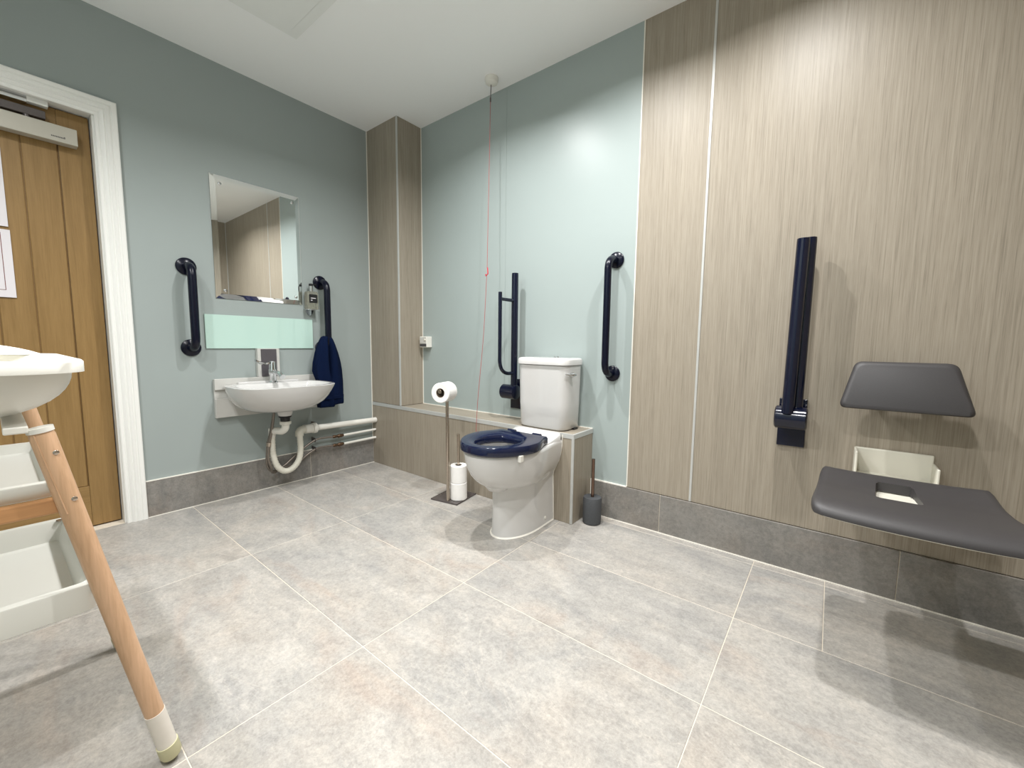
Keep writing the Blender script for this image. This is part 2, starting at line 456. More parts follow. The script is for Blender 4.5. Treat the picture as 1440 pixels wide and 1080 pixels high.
# ================================================================== DOOR
door = struct(thing('door_1', None, None, (-0.08, (DY0+DY1)/2, 0.004)))
door['label'] = 'oak boarded door in a white architrave'
xf = -0.06
gap = 0.003
st0, st1 = DY0-0.004, -1.712
obj('stile', bx(xf-0.04, xf, st1, st0, 0.006, DZ-0.005, bev=0.0015), 'oak', door)
obj('stile', bx(xf-0.04, xf, DY1+0.004, DY1+0.108, 0.006, DZ-0.005, bev=0.0015), 'oak', door)
obj('rail', bx(xf-0.04, xf-0.0006, DY1+0.1085, st1-0.0005, 0.006, 0.204, bev=0.0015), 'oak_crosswise', door)
obj('rail', bx(xf-0.04, xf-0.0006, DY1+0.1085, st1-0.0005, 1.805, DZ-0.005, bev=0.0015), 'oak_crosswise', door)
yb = [-1.7145, -1.8225, -1.9265, -2.0405, -2.1545, -2.2585, -2.3595]
for k in range(6):
    obj('board', bx(xf-0.035, xf-0.005, yb[k+1]+0.0016, yb[k]-0.0016, 0.205, 1.804, bev=0.0022, seg=1), 'oak', door)
obj('groove_back', bx(xf-0.037, xf-0.0078, DY1+0.1, st1, 0.2, 1.81), 'oak_dark', door)
# door closer (part of the door) with arm, slide rail and lettering
clo = obj('door_closer', bx(xf, -0.012, -1.960, -1.655, 1.768, 1.838, bev=0.002), 'closer_silver', door, label='silver-grey box-shaped overhead door closer')
bm = BM()
yy = -1.690
for k in range(9):
    hh = 0.008 if k == 0 else 0.0052
    yy -= 0.0048
    box(bm, -0.0122, -0.0114, yy-0.0016, yy+0.0016, 1.785, 1.785+hh)
obj('lettering', bm, 'print_dark', clo)
obj('closer_arm', bx(-0.048, -0.020, -2.05, -1.745, 1.850, 1.882, bev=0.003), 'dark_metal', clo)
obj('arm_pivot', lt((-0.034, -1.80, 1.846), [(0.011, -0.008), (0.011, 0.01)], seg=14), 'dark_metal', clo, 40)
# lining (jambs + head) and architrave
lin = struct(obj('trim_3', bx(-0.12, 0.0, DY0, DY0+0.028, 0.0, DZ+0.028), 'white_gloss_paint'))
lin2 = struct(obj('trim_4', bx(-0.12, 0.0, DY1-0.028, DY0, DZ, DZ+0.028), 'white_gloss_paint'))
struct(obj('trim_5', bx(-0.12, 0.0, DY1-0.028, DY1, 0.0, DZ), 'white_gloss_paint'))
obj('slide_rail', bx(-0.050, -0.022, -2.10, -1.795, DZ-0.026, DZ), 'chrome', lin2)
obj('rail_cap', bx(-0.052, -0.020, -1.795, -1.735, DZ-0.022, DZ, bev=0.002), 'white_gloss_paint', lin2)
# moulded architrave: profile across width (u from inner edge 0 to outer 0.078) and projection
prof = [(0, 0.0), (0, 0.011), (0.004, 0.014), (0.012, 0.014), (0.016, 0.011), (0.022, 0.017), (0.030, 0.020), (0.036, 0.016),
        (0.042, 0.021), (0.050, 0.023), (0.057, 0.019), (0.061, 0.023), (0.074, 0.024), (0.078, 0.021), (0.078, 0.0)]
ai, ao = DY0+0.007, DY0+0.085
zt = DZ+0.004-0.008
def arch_ring(fn): return [Vector(fn(u, h)) for u, h in prof]
A0 = arch_ring(lambda u, h: (h, ai+u, 0.0)); A1 = arch_ring(lambda u, h: (h, ai+u, zt+u))
A2 = arch_ring(lambda u, h: (h, DY1-0.007-u, zt+u)); A3 = arch_ring(lambda u, h: (h, DY1-0.007-u, 0.0))
struct(obj('trim_6', ring_loft([A0, A1, A2, A3]), 'white_gloss_paint', smooth=25))

# notices taped to the door
def notice(name, y0, y1, z0, z1, label):
    s = obj(name, bx(xf+0.0002, xf+0.0014, y0, y1, z0, z1), 'paper')
    tag(s, label, 'notice', 'notices taped on the door')
    return s
n1 = notice('paper_notice', -2.10, -1.879, 1.378, 1.700, 'white laminated sheet taped to the oak door below the closer')
n2 = notice('paper_notice', -2.10, -1.876, 1.083, 1.365, 'white laminated notice with thin dark red border taped lower on oak door')
def outline(bm, x0, x1, y0, y1, z0, z1, t):
    box(bm, x0, x1, y0, y1, z0, z0+t); box(bm, x0, x1, y0, y1, z1-t, z1)
    box(bm, x0, x1, y0, y0+t, z0, z1); box(bm, x0, x1, y1-t, y1, z0, z1)
    return bm
obj('printed_border', outline(BM(), xf+0.0012, xf+0.0018, -2.08, -1.902, 1.113, 1.352, 0.0022), 'print_red', n2)
bm = BM(); box(bm, xf+0.0012, xf+0.0018, -1.921, -1.918, 1.222, 1.240); box(bm, xf+0.0012, xf+0.0018, -1.928, -1.914, 1.222, 1.226)
obj('printed_mark', bm, 'print_dark', n2)

# ================================================================== LEFT WALL FITTINGS
# bevelled mirror
my0, my1, mz0, mz1 = -1.169, -0.698, 1.145, 1.811
mir = thing('wall_mirror', 'rectangular frameless mirror with faceted glass border above the basin', 'mirror', (0.0, (my0+my1)/2, mz0))
b_ = 0.026
R0 = [Vector((0.001, y, z)) for y, z in ((my0, mz0), (my1, mz0), (my1, mz1), (my0, mz1))]
R1 = [Vector((0.004, p.y, p.z)) for p in R0]
R2 = [Vector((0.0110, y, z)) for y, z in ((my0+b_, mz0+b_), (my1-b_, mz0+b_), (my1-b_, mz1-b_), (my0+b_, mz1-b_))]
bm = BM()
V = [[bm.verts.new(p) for p in r] for r in (R0, R1, R2)]
for i in (0, 1):
    for j in range(4):
        f = bm.faces.new((V[i][j], V[i][(j+1) % 4], V[i+1][(j+1) % 4], V[i+1][j])); f.material_index = 1 if i == 0 else 0
bm.faces.new(V[2]); bm.faces.new(list(reversed(V[0]))); bmesh.ops.recalc_face_normals(bm, faces=bm.faces)
obj('mirror_glass', bm, ['mirror', 'glass_edge'], mir)
for y, z in ((my0+0.045, mz0+0.045), (my1-0.042, mz0+0.045), (my1-0.045, mz1-0.045), (my0+0.045, mz1-0.045)):
    obj('screw_cap', lt((0.0108, y, z), [(0.0075, 0.0), (0.0085, 0.003), (0.005, 0.006), (0.001, 0.007)], seg=14, axis='x'), 'chrome', mir, 40)
# mint splashback
tag(obj('glass_splashback', bx(0.001, 0.009, -1.229, -0.640, 0.866, 1.054, bev=0.001), 'mint_glass'), 'pale mint green glass splashback on the wall below the mirror', 'splashback')

# grab rails
def grab_rail(axis, w0, z0, z1, off, label, fl=0.045, r=0.020):
    def P(o, z): return (o, w0, z) if axis == 'x' else (w0, -o, z)
    t = thing('grab_rail', label, 'grab rail', P(0, z0), 'navy grab rails')
    path = bend_path([P(0.004, z0), P(off, z0), P(off, z1), P(0.004, z1)], 0.055)
    obj('rail_tube', tb(path, r, seg=16), 'navy_rail', t, 50)
    for z in (z0, z1):
        pr = [(fl, 0.0), (fl, 0.006), (fl-0.004, 0.010), (r+0.004, 0.012), (r, 0.014)]
        if axis == 'x': bm = lt((0.0005, w0, z), pr, seg=28, axis='x')
        else: bm = lt((w0, -0.0005, z), [(a, -h) for a, h in pr], seg=28, axis='y')
        obj('flange', bm, 'navy_rail', t, 40)
    return t
grab_rail('x', -1.295, 0.870, 1.297, 0.095, 'short navy blue grab rail on the wall between door frame and mirror')
grab_rail('x', -0.580, 0.870, 1.299, 0.095, 'navy blue grab rail with a towel over its lower end, right of the mirror')
grab_rail('y', 1.836, 0.766, 1.332, 0.095, 'long navy blue grab rail upright on the wall right of the toilet cistern', fl=0.040, r=0.0175)

# wash basin -------------------------------------------------------
mp = thing('mounting_plate', 'pale grey slotted wall plate behind the wash basin', 'wall plate', (0, -0.915, 0.478))
obj('back_plate', bx(0.0005, 0.016, -1.207, -0.622, 0.476, 0.694, bev=0.001), 'grey_plate', mp)
obj('top_channel', bx(0.016, 0.030, -1.207, -0.622, 0.634, 0.696, bev=0.002), 'grey_plate', mp)
obj('lower_channel', bx(0.016, 0.028, -1.207, -0.622, 0.476, 0.584, bev=0.002), 'grey_plate', mp)
tw = thing('pipe_riser', 'upright grey riser cover with dark front between splashback and basin', 'cover', (0, -0.925, 0.697))
obj('channel', bx(0.0005, 0.030, -0.984, -0.862, 0.697, 0.866, bev=0.001), 'grey_plate', tw)
obj('front_panel', bx(0.030, 0.034, -0.966, -0.880, 0.699, 0.862), 'dark_grey_panel', tw)

bas = thing('wash_basin', 'white ceramic wall-hung wash basin on a grey plate', 'basin', (0.2, -0.93, 0.5))
BYC, BZ = -0.932, 0.664
def basin_outline(s, xb, xfm, hw, n=44, p=2.7):
    out = []
    for k in range(n):
        a = 2*PI*k/n
        c_, s_ = math.cos(a), math.sin(a)
        xm = xb+(xfm-xb)*0.42
        if c_ >= 0: x = xm+(xfm-xm)*abs(c_)**(2/p)
        else: x = xm-(xm-xb)*min(1.0, abs(c_)*1.6)**0.9
        y = BYC+hw*math.copysign(abs(s_)**(2/p), s_)
        out.append((x, y))
    return out
rings = []
for z, xb, xfm, hw, p in ((0.506, 0.12, 0.27, 0.080, 2.2), (0.514, 0.09, 0.31, 0.138, 2.3), (0.530, 0.065, 0.35, 0.187, 2.4), (0.560, 0.05, 0.388, 0.226, 2.6),
                          (0.595, 0.032, 0.412, 0.246, 2.9), (0.630, 0.032, 0.426, 0.258, 3.2), (0.655, 0.032, 0.434, 0.2635, 3.5), (BZ-0.002, 0.032, 0.436, 0.265, 3.5), (BZ, 0.033, 0.433, 0.2625, 3.5)):
    rings.append([Vector((x, y, z)) for x, y in basin_outline(1, xb, xfm, hw, p=p)])
for z, xb, xfm, hw, p in ((BZ, 0.125, 0.412, 0.238, 3.2), (BZ-0.006, 0.130, 0.406, 0.232, 3.2), (0.630, 0.138, 0.395, 0.218, 2.9), (0.585, 0.15, 0.365, 0.18, 2.5), (0.560, 0.17, 0.315, 0.10, 2.2), (0.553, 0.195, 0.25, 0.03, 2.0)):
    rings.append([Vector((x, y, z)) for x, y in basin_outline(1, xb, xfm, hw, p=p)])
obj('bowl', ring_loft(rings), 'ceramic', bas, 50)
obj('rear_upstand', bx(0.031, 0.058, -1.10, -0.765, BZ-0.004, BZ+0.010, bev=0.004, seg=3), 'ceramic', bas, 50)
obj('waste_boss', lt((0.20, -0.915, 0), [(0.044, 0.535), (0.040, 0.490), (0.037, 0.478), (0.033, 0.474)], seg=24), 'ceramic', bas, 40)
obj('waste_plug', lt((0.222, BYC, 0.5525), [(0.022, 0.0), (0.022, 0.003), (0.018, 0.005)], seg=18), 'chrome', bas, 40)

tap = thing('basin_tap', 'chrome lever mixer tap on the white wash basin', 'tap', (0.10, -0.932, BZ))
obj('body', lt((0.10, -0.932, BZ), [(0.026, 0.0), (0.026, 0.005), (0.019, 0.012), (0.018, 0.045), (0.022, 0.052), (0.022, 0.078), (0.019, 0.085), (0.018, 0.122), (0.015, 0.128), (0.004, 0.130)], seg=22), 'chrome', tap, 40)
sp = obj('spout', tb(smooth_path([(0.10, -0.932, 0.728), (0.14, -0.930, 0.728), (0.175, -0.927, 0.722), (0.200, -0.925, 0.713)], 5), 0.0125, seg=14), 'chrome', tap, 50)
obj('nozzle', tb([(0.192, -0.9255, 0.717), (0.214, -0.9235, 0.705)], 0.0165, seg=16), 'chrome', sp, 40)
lev = [(0.10, -0.920, 0.786, 0.014), (0.102, -0.950, 0.782, 0.010), (0.104, -0.975, 0.778, 0.009), (0.106, -1.000, 0.784, 0.012), (0.108, -1.026, 0.799, 0.010)]
rings = []
for x, y, z, hwid in lev:
    rings.append([Vector((x+dx, y, z+dz)) for dx, dz in ((hwid, -0.005), (hwid, 0.005), (0, 0.009), (-hwid, 0.005), (-hwid, -0.005), (0, -0.009))])
obj('lever', ring_loft(rings), 'chrome', tap, 60)

# waste trap, flexible U and waste pipe
wt = thing('waste_trap', 'white waste trap with flexible U-shaped pipe under the basin', 'waste pipe', (0.12, -0.88, 0.1))
obj('tail_collar', lt((0.20, -0.915, 0), [(0.034, 0.474), (0.034, 0.466), (0.026, 0.462), (0.024, 0.440)], seg=20), 'black_plastic', wt, 40)
obj('nut', lt((0.20, -0.915, 0), [(0.025, 0.442), (0.031, 0.440), (0.031, 0.424), (0.024, 0.420)], seg=20), 'white_plastic', wt, 40)
obj('elbow', tb(smooth_path([(0.20, -0.915, 0.424), (0.199, -0.917, 0.40), (0.180, -0.927, 0.381), (0.150, -0.942, 0.381), (0.128, -0.952, 0.378)], 5), 0.021, seg=16), 'white_plastic', wt, 50)
obj('socket', tb([(0.110, -0.956, 0.392), (0.110, -0.956, 0.345), (0.110, -0.956, 0.338)], 0.02, seg=16, radii=[0.018, 0.020, 0.018]), 'white_plastic', wt, 40)
hp = smooth_path([(0.110, -0.956, 0.35), (0.110, -0.958, 0.29), (0.108, -0.955, 0.235), (0.105, -0.938, 0.165), (0.102, -0.905, 0.121), (0.100, -0.868, 0.110), (0.097, -0.828, 0.127), (0.095, -0.797, 0.170), (0.093, -0.786, 0.23), (0.092, -0.786, 0.29), (0.091, -0.788, 0.33)], 10)
rad = [0.0175+0.0012*math.sin(i*2.1) for i in range(len(hp))]
obj('flexible_hose', tb(hp, 0.0175, seg=16, radii=rad), 'cream_plastic', wt, 60)
obj('hose_elbow', tb(bend_path([(0.091, -0.788, 0.312), (0.085, -0.787, 0.348), (0.060, -0.740, 0.345)], 0.022, 6), 0.0245, seg=16), 'cream_plastic', wt, 50)
obj('coupling', tb([(0.066, -0.752, 0.345), (0.060, -0.745, 0.345), (0.055, -0.690, 0.343), (0.055, -0.688, 0.343), (0.055, -0.665, 0.343), (0.054, -0.660, 0.343)], 0.026, seg=18, radii=[0.024, 0.029, 0.029, 0.034, 0.034, 0.024]), 'white_plastic', wt, 40)
obj('waste_run', tb([(0.055, -0.69, 0.343), (0.045, -LD-0.003, 0.331)], 0.0195, seg=16), 'white_plastic', wt, 50)
obj('pipe_clip', bx(0.0, 0.055, -0.667, -0.663, 0.352, 0.378), 'bronze', wt)
for pz, nm in ((0.257, 'upper'), (0.196, 'lower')):
    cp = thing('copper_pipe', 'white painted %s water supply pipe with bronze valve under the basin' % nm, 'water pipe', (0.04, -0.4, pz-0.01), 'supply pipes under the basin')
    obj('pipe_run', tb([(0.040, -0.470, pz-0.001), (0.038, -LD-0.002, pz)], 0.0085, seg=12), 'white_plastic', cp, 50)
    obj('valve', tb([(0.040, -0.545, pz), (0.040, -0.540, pz), (0.040, -0.528, pz), (0.040, -0.512, pz), (0.040, -0.505, pz), (0.040, -0.480, pz), (0.040, -0.465, pz)], 0.01, seg=10, radii=[0.007, 0.011, 0.011, 0.008, 0.012, 0.013, 0.009]), 'bronze', cp, 40)
    obj('valve_screw', tb([(0.040, -0.510, pz), (0.062, -0.510, pz-0.004)], 0.006, seg=8), 'bronze', cp, 40)
    dz = pz-0.257
    k_ = 0 if nm == 'upper' else 1
    hose = smooth_path([(0.040, -0.545, pz), (0.040, -0.60, pz+0.004), (0.042, -0.66, pz+0.002), (0.045, -0.73, pz-0.03), (0.048, -0.80, pz-0.075), (0.055, -0.87, 0.135-0.012*k_), (0.075, -0.945, 0.118-0.008*k_), (0.098+0.02*k_, -0.984+0.01*k_, 0.165), (0.104+0.018*k_, -0.987, 0.225), (0.108+0.014*k_, -0.980, 0.300), (0.125+0.01*k_, -0.966, 0.385), (0.150, -0.955, 0.49)], 8)
    obj('supply_hose', tb(hose, 0.0074, seg=10), 'braided_steel', cp, 60)
    obj('hose_collar', tb([(0.107+0.015*k_, -0.981, 0.288), (0.109+0.014*k_, -0.980, 0.300), (0.112+0.013*k_, -0.979, 0.312)], 0.0105, seg=12), 'brushed_steel', cp, 40)
    obj('pipe_clip', bx(0.0, 0.050, -0.671, -0.665, pz-0.014, pz+0.016, bev=0.002), 'dark_metal', cp)

# soap bottle on holder
sh = thing('soap_holder', 'small chrome oval wall holder under the soap bottle', 'holder', (0, -0.652, 1.08))
ov = [Vector((0.0006, -0.655+0.026*math.cos(2*PI*k/24), 1.125+0.045*math.sin(2*PI*k/24))) for k in range(24)]
obj('wall_plate', ring_loft([ov, [p+Vector((0.007, 0, 0)) for p in ov]]), 'chrome', sh, 40)
obj('shelf', bx(0.006, 0.068, -0.695, -0.617, 1.112, 1.117, bev=0.001), 'chrome', sh)
sb = thing('soap_bottle', 'clear soap bottle with black label and silver pump by the right rail', 'bottle', (0.038, -0.656, 1.1172))
rr = lambda z, hx, hy, r: [Vector((x, y, z)) for x, y in rrect(0.038, -0.656, hx, hy, r)]
obj('body', ring_loft([rr(1.1175, 0.024, 0.034, 0.008), rr(1.125, 0.026, 0.036, 0.008), rr(1.222, 0.026, 0.035, 0.008), rr(1.230, 0.023, 0.031, 0.008), rr(1.234, 0.013, 0.016, 0.006)]), 'soap_glass', sb, 40)
obj('label', bx(0.0635, 0.0648, -0.682, -0.630, 1.158, 1.212), 'black_plastic', sb)
bm = BM(); box(bm, 0.0648, 0.0652, -0.672, -0.640, 1.186, 1.190); box(bm, 0.0648, 0.0652, -0.672, -0.662, 1.172, 1.177)
obj('label_print', bm, 'paper', sb)
obj('pump_collar', lt((0.038, -0.656, 0), [(0.012, 1.234), (0.012, 1.266)], seg=16), 'chrome', sb, 40)
obj('pump_head', lt((0.038, -0.656, 0), [(0.0125, 1.266), (0.0125, 1.280), (0.006, 1.283)], seg=16), 'black_plastic', sb, 40)
obj('pump_spout', tb([(0.038, -0.656, 1.275), (0.062, -0.634, 1.276)], 0.004, seg=8), 'black_plastic', sb, 40)

# towel over the lower end of the right rail
bm = BM(); rings = []
NT = 64
prof_t = [(0.948, 0.020, 0.006), (0.942, 0.034, 0.022), (0.925, 0.044, 0.034), (0.89, 0.058, 0.046), (0.84, 0.072, 0.050), (0.78, 0.084, 0.050), (0.72, 0.091, 0.049), (0.65, 0.094, 0.048), (0.58, 0.094, 0.046), (0.525, 0.093, 0.044), (0.505, 0.092, 0.044), (0.497, 0.090, 0.041), (0.495, 0.086, 0.037)]
for zi, (z, hw, hd) in enumerate(prof_t):
    ring = []
    for k in range(NT):
        a = 2*PI*k/NT
        amp = min(1.0, (0.95-z)/0.15)
        fold = 1+0.07*amp*math.sin(7*a+z*4)+0.05*amp*math.sin(13*a-z*7)
        y = math.sin(a)*hw*fold; x = math.cos(a)*hd*fold
        # crease where the rail shows between the two halves, facing the room
        cre = math.exp(-((y-0.006)/0.010)**2)*min(1.0, max(0, (0.95-z)/0.05))*max(0.0, 1-max(0, (0.72-z))/0.10)
        if math.cos(a) > 0: x -= cre*hd*1.05
        yc = -0.592 - 0.004*math.sin(z*10) + (0.79-z)*0.02
        bot = 0.0
        if z < 0.53: bot = 0.012*(1 if math.sin(a) < 0.1 else 0)*(-1)
        yy_ = yc+y
        if z < 0.70: yy_ = max(yy_, -0.662)
        ring.append(Vector((0.096+x*(1.0 if z < 0.9 else 0.9), yy_, z+bot*(0.53-z)/0.03)))
    rings.append(ring)
loft(bm, rings)
tow = thing('hand_towel', 'dark blue towel draped over the lower end of a grab rail beside basin', 'towel', (0.096, -0.592, 0.49))
obj('cloth', bm, 'towel', tow, 70)
bm = BM(); rings = []
for z, e in ((0.558, 0.0), (0.556, 0.004), (0.536, 0.004), (0.534, 0.0)):
    rings.append([Vector((0.096+math.cos(2*PI*k/40)*(0.046+e), max(-0.663, -0.588+math.sin(2*PI*k/40)*(0.095+e)), z)) for k in range(40)])
obj('woven_band', loft(bm, rings), 'towel', tow, 60)

# ================================================================== BACK WALL FITTINGS
# small white control box next to the column
al = thing('alarm_reset_box', 'small white alarm reset box on blue wall beside the boxed column', 'alarm', (0.41, 0, 0.88))
obj('body', bx(0.373, 0.449, -0.050, -0.0005, 0.879, 0.956, bev=0.003), 'white_plastic', al)
obj('face', bx(0.379, 0.443, -0.0512, -0.0495, 0.909, 0.950), 'grey_plate', al)
obj('label_strip', bx(0.377, 0.445, -0.0514, -0.0495, 0.884, 0.905), 'print_dark', al)
obj('button', lt((0.432, -0.051, 0.932), [(0.008, 0.0), (0.008, -0.004), (0.005, -0.006)], seg=14, axis='y'), 'cream_plastic', al, 40)

# pull cord
pc = thing('emergency_pull_cord', 'red emergency pull cord hanging from a round white ceiling switch', 'pull cord', (1.09, -0.105, CEIL))
obj('ceiling_switch', lt((1.10, -0.115, CEIL), [(0.038, 0.0), (0.038, -0.012), (0.034, -0.028), (0.016, -0.034), (0.004, -0.035)], seg=24), 'white_plastic', pc, 40)
obj('upper_cord', tb([(1.096, -0.115, 2.366), (1.093, -0.115, 2.285)], 0.0022, seg=8), 'grey_cord', pc, 50)
obj('connector', tb([(1.093, -0.115, 2.296), (1.0928, -0.115, 2.288), (1.0925, -0.115, 2.274)], 0.004, seg=8), 'grey_cord', pc, 50)
TX = Vector((1.105, -0.150, 1.327))
obj('cord', tb(smooth_path([(1.0925, -0.115, 2.278), (1.098, -0.130, 1.85), (TX.x, TX.y, 1.345)], 8), 0.0016, seg=8), 'red_cord', pc, 50)
tri = [TX+Vector((0.004, 0, 0.022)), TX+Vector((0.007, 0, -0.014)), TX+Vector((-0.009, 0, -0.024)), TX+Vector((-0.011, 0, -0.014))]
obj('toggle', tb(tri, 0.0032, seg=8), 'red_plastic', pc, 50)
obj('cord', tb(smooth_path([(TX.x-0.002, TX.y, TX.z-0.018), (1.106, -0.18, 0.95), (1.100, -0.215, 0.62), (1.095, -0.225, 0.45), (1.094, -0.228, 0.34)], 8), 0.0016, seg=8), 'red_cord', pc, 50)
obj('toggle', tb([TX*0+Vector((1.094, -0.228, 0.34)), Vector((1.100, -0.228, 0.30)), Vector((1.088, -0.228, 0.30)), Vector((1.094, -0.228, 0.34))], 0.003, seg=8), 'red_plastic', pc, 50)

# drop-down support rails (folded up)
def hinge(t, xc, zb, zt, bz, br, hw, yb_):
    obj('wall_plate', bx(xc-0.046, xc+0.046, -0.010, -0.0005, zb, zt, bev=0.002), 'navy_gloss', t)
    bm = lt((xc, -yb_, bz), [(br-0.006, -hw), (br, -hw+0.005), (br, hw-0.005), (br-0.006, hw)], seg=28, axis='x')
    obj('hinge_barrel', bm, 'navy_gloss', t, 40)
    obj('hinge_bracket', bx(xc-0.036, xc+0.036, -yb_, -0.009, bz-br*0.9, bz+br*0.75, bev=0.004), 'navy_gloss', t)
d1 = thing('drop_down_rail', 'folded navy drop-down support rail with inner loop, left of the cistern', 'support rail', (1.25, 0, 0.53), 'folded drop-down rails')
xd = 1.252
obj('main_rail', tb([(xd, -0.072, 0.63), (xd, -0.073, 1.300), (xd, -0.073, 1.314)], 0.0195, seg=18, radii=[0.0195, 0.0195, 0.0185]), 'navy_gloss', d1, 50)
obj('inner_rail', tb(bend_path([(xd, -0.205, 1.195), (xd, -0.205, 0.742), (xd, -0.080, 0.740)], 0.075, 8), 0.0105, seg=12), 'navy_gloss', d1, 50)
obj('cross_bar', tb([(xd, -0.200, 1.158), (xd, -0.080, 1.158)], 0.0095, seg=12), 'navy_gloss', d1, 50)
hinge(d1, 1.225, 0.520, 0.700, 0.628, 0.043, 0.052, 0.075)
d2 = thing('drop_down_rail', 'folded navy drop-down rail on the wood panel left of the shower seat', 'support rail', (2.61, 0, 0.51), 'folded drop-down rails')
obj('main_rail', tb([(2.622, -0.070, 0.64), (2.625, -0.070, 1.300), (2.625, -0.070, 1.312)], 0.0205, seg=18, radii=[0.0205, 0.0205, 0.0198]), 'navy_gloss', d2, 50)
obj('lower_rail', tb([(2.598, -0.110, 0.66), (2.606, -0.110, 1.292), (2.606, -0.110, 1.304)], 0.0205, seg=18, radii=[0.0205, 0.0205, 0.0198]), 'navy_gloss', d2, 50)
obj('bridge', bx(2.598, 2.622, -0.108, -0.075, 1.18, 1.27, bev=0.004), 'navy_gloss', d2)
hinge(d2, 2.608, 0.515, 0.706, 0.640, 0.044, 0.052, 0.082)

# toilet -----------------------------------------------------------
TXC = 1.527
toi = thing('toilet', 'white close-coupled toilet with navy seat against the boxed ledge', 'toilet', (TXC, -0.40, 0))
NR = 60
def outline_pan(yf, yb_, hwf, hwb, z, t0=0.52, p=2.0):
    pts = []
    half = []
    n1, n2 = 10, 20
    for k in range(n1):
        t = t0*k/n1; s = t/t0; s = s*s*(3-2*s)
        half.append((hwb+(hwf-hwb)*s, yb_+(yf-yb_)*t))
    for k in range(n2+1):
        a = PI/2*k/n2
        half.append((hwf*math.cos(a)**(2/p), yb_+(yf-yb_)*(t0+(1-t0)*math.sin(a)**(2/p) if a > 0 else t0)))
    pts = [Vector((TXC+x, y, z)) for x, y in half] + [Vector((TXC-x, y, z)) for x, y in reversed(half[:-1])]
    return pts
YB = -LD-0.004
pan_r = [(0.000, -0.552, YB, 0.104, 0.100, .45), (0.010, -0.549, YB, 0.102, 0.098, .45), (0.10, -0.546, YB, 0.100, 0.096, .45), (0.21, -0.546, YB, 0.100, 0.094, .45),
         (0.240, -0.548, YB, 0.102, 0.092, .46), (0.248, -0.575, YB, 0.115, 0.093, .48), (0.260, -0.612, YB, 0.131, 0.096, .50), (0.282, -0.646, YB, 0.148, 0.110, .50), (0.310, -0.670, YB, 0.160, 0.124, .51),
         (0.345, -0.689, YB, 0.169, 0.135, .52), (0.380, -0.701, YB, 0.174, 0.141, .53), (0.414, -0.707, YB, 0.177, 0.143, .53), (0.424, -0.707, YB, 0.177, 0.143, .53), (0.4295, -0.702, YB-0.004, 0.172, 0.140, .53)]
rings = [outline_pan(yf, yb_, hf, hb, z, t0) for z, yf, yb_, hf, hb, t0 in pan_r]
CY = -0.536
base = rings[-1]
def inner_ring(hx, hy, z, cy=CY):
    out = []
    for v in base:
        a = math.atan2((v.x-TXC)/0.17, (v.y-cy)/0.17)
        out.append(Vector((TXC+hx*math.sin(a), cy+hy*math.cos(a), z)))
    return out
rings += [inner_ring(0.128, 0.140, 0.4295), inner_ring(0.121, 0.134, 0.420), inner_ring(0.126, 0.139, 0.40), inner_ring(0.112, 0.130, 0.34), inner_ring(0.080, 0.095, 0.28), inner_ring(0.045, 0.055, 0.235), inner_ring(0.02, 0.025, 0.225)]
obj('pan', ring_loft(rings), 'ceramic', toi, 45)
# deck that carries the cistern (over the ledge)
def slope(r): return [Vector((v.x, v.y, v.z-max(0.0, min(1.0, (-0.225-v.y)/0.13))*(v.z-0.4305))) for v in r]
rr = lambda z, x0, x1, y0, y1, r: [Vector((x, y, z)) for x, y in rrect((x0+x1)/2, (y0+y1)/2, (x1-x0)/2, (y1-y0)/2, r)]
obj('deck', ring_loft([rr(0.424, TXC-0.143, TXC+0.143, -0.385, YB, 0.02), slope(rr(0.456, TXC-0.143, TXC+0.143, -0.375, YB, 0.02)), slope(rr(0.4635, TXC-0.138, TXC+0.138, -0.365, YB, 0.02))]), 'ceramic', toi, 50)
def cis(z, hw, yf, yb_, bulge, r=0.045):
    out = []
    for x, y in rrect(0, 0, 1, 1, 0.0001, 1): pass
    pts = rrect(0, (yf+yb_)/2, hw, (yb_-yf)/2, r, 5)
    for x, y in pts:
        if y < (yf+yb_)/2: y -= bulge*(1-(x/hw)**2)
        out.append((x, y))
    # densify the front edge so that it curves
    dense = []
    n = len(out)
    for i in range(n):
        a = out[i]; b = out[(i+1) % n]
        m_ = 1 if i % 6 != 5 else (14 if i in (5, 17) else 5)
        for k in range(m_):
            t = k/m_; x = a[0]+(b[0]-a[0])*t; y = a[1]+(b[1]-a[1])*t
            if m_ == 14 and y < (yf+yb_)/2: y = yf-bulge*(1-(x/hw)**2)
            dense.append(Vector((TXC-0.007+x, y, z)))
    return dense
ci = obj('cistern', ring_loft([cis(0.4655, 0.139, -0.182, -0.012, 0.006), cis(0.474, 0.147, -0.189, -0.010, 0.007), cis(0.60, 0.152, -0.193, -0.010, 0.008), cis(0.801, 0.156, -0.196, -0.010, 0.008)]), 'ceramic', toi, 50)
lid = obj('cistern_lid', ring_loft([cis(0.8025, 0.157, -0.198, -0.008, 0.008), cis(0.806, 0.162, -0.204, -0.006, 0.008), cis(0.829, 0.162, -0.204, -0.006, 0.008), cis(0.837, 0.158, -0.199, -0.008, 0.008), cis(0.841, 0.145, -0.185, -0.015, 0.006)]), 'ceramic', toi, 50)
for dx in (-0.010, 0.010):
    obj('lid_screw', lt((TXC+0.02+dx, -0.08, 0.841), [(0.005, 0.0), (0.005, 0.004), (0.003, 0.006)], seg=12), 'chrome', lid, 40)
fl = obj('flush_lever', tb([(TXC+0.138, -0.140, 0.757), (TXC+0.164, -0.155, 0.757)], 0.011, seg=14), 'chrome', ci, 40)
LV = Vector((TXC+0.165, -0.156, 0.757)); lt_ = Vector((0.5, 0.866, 0))
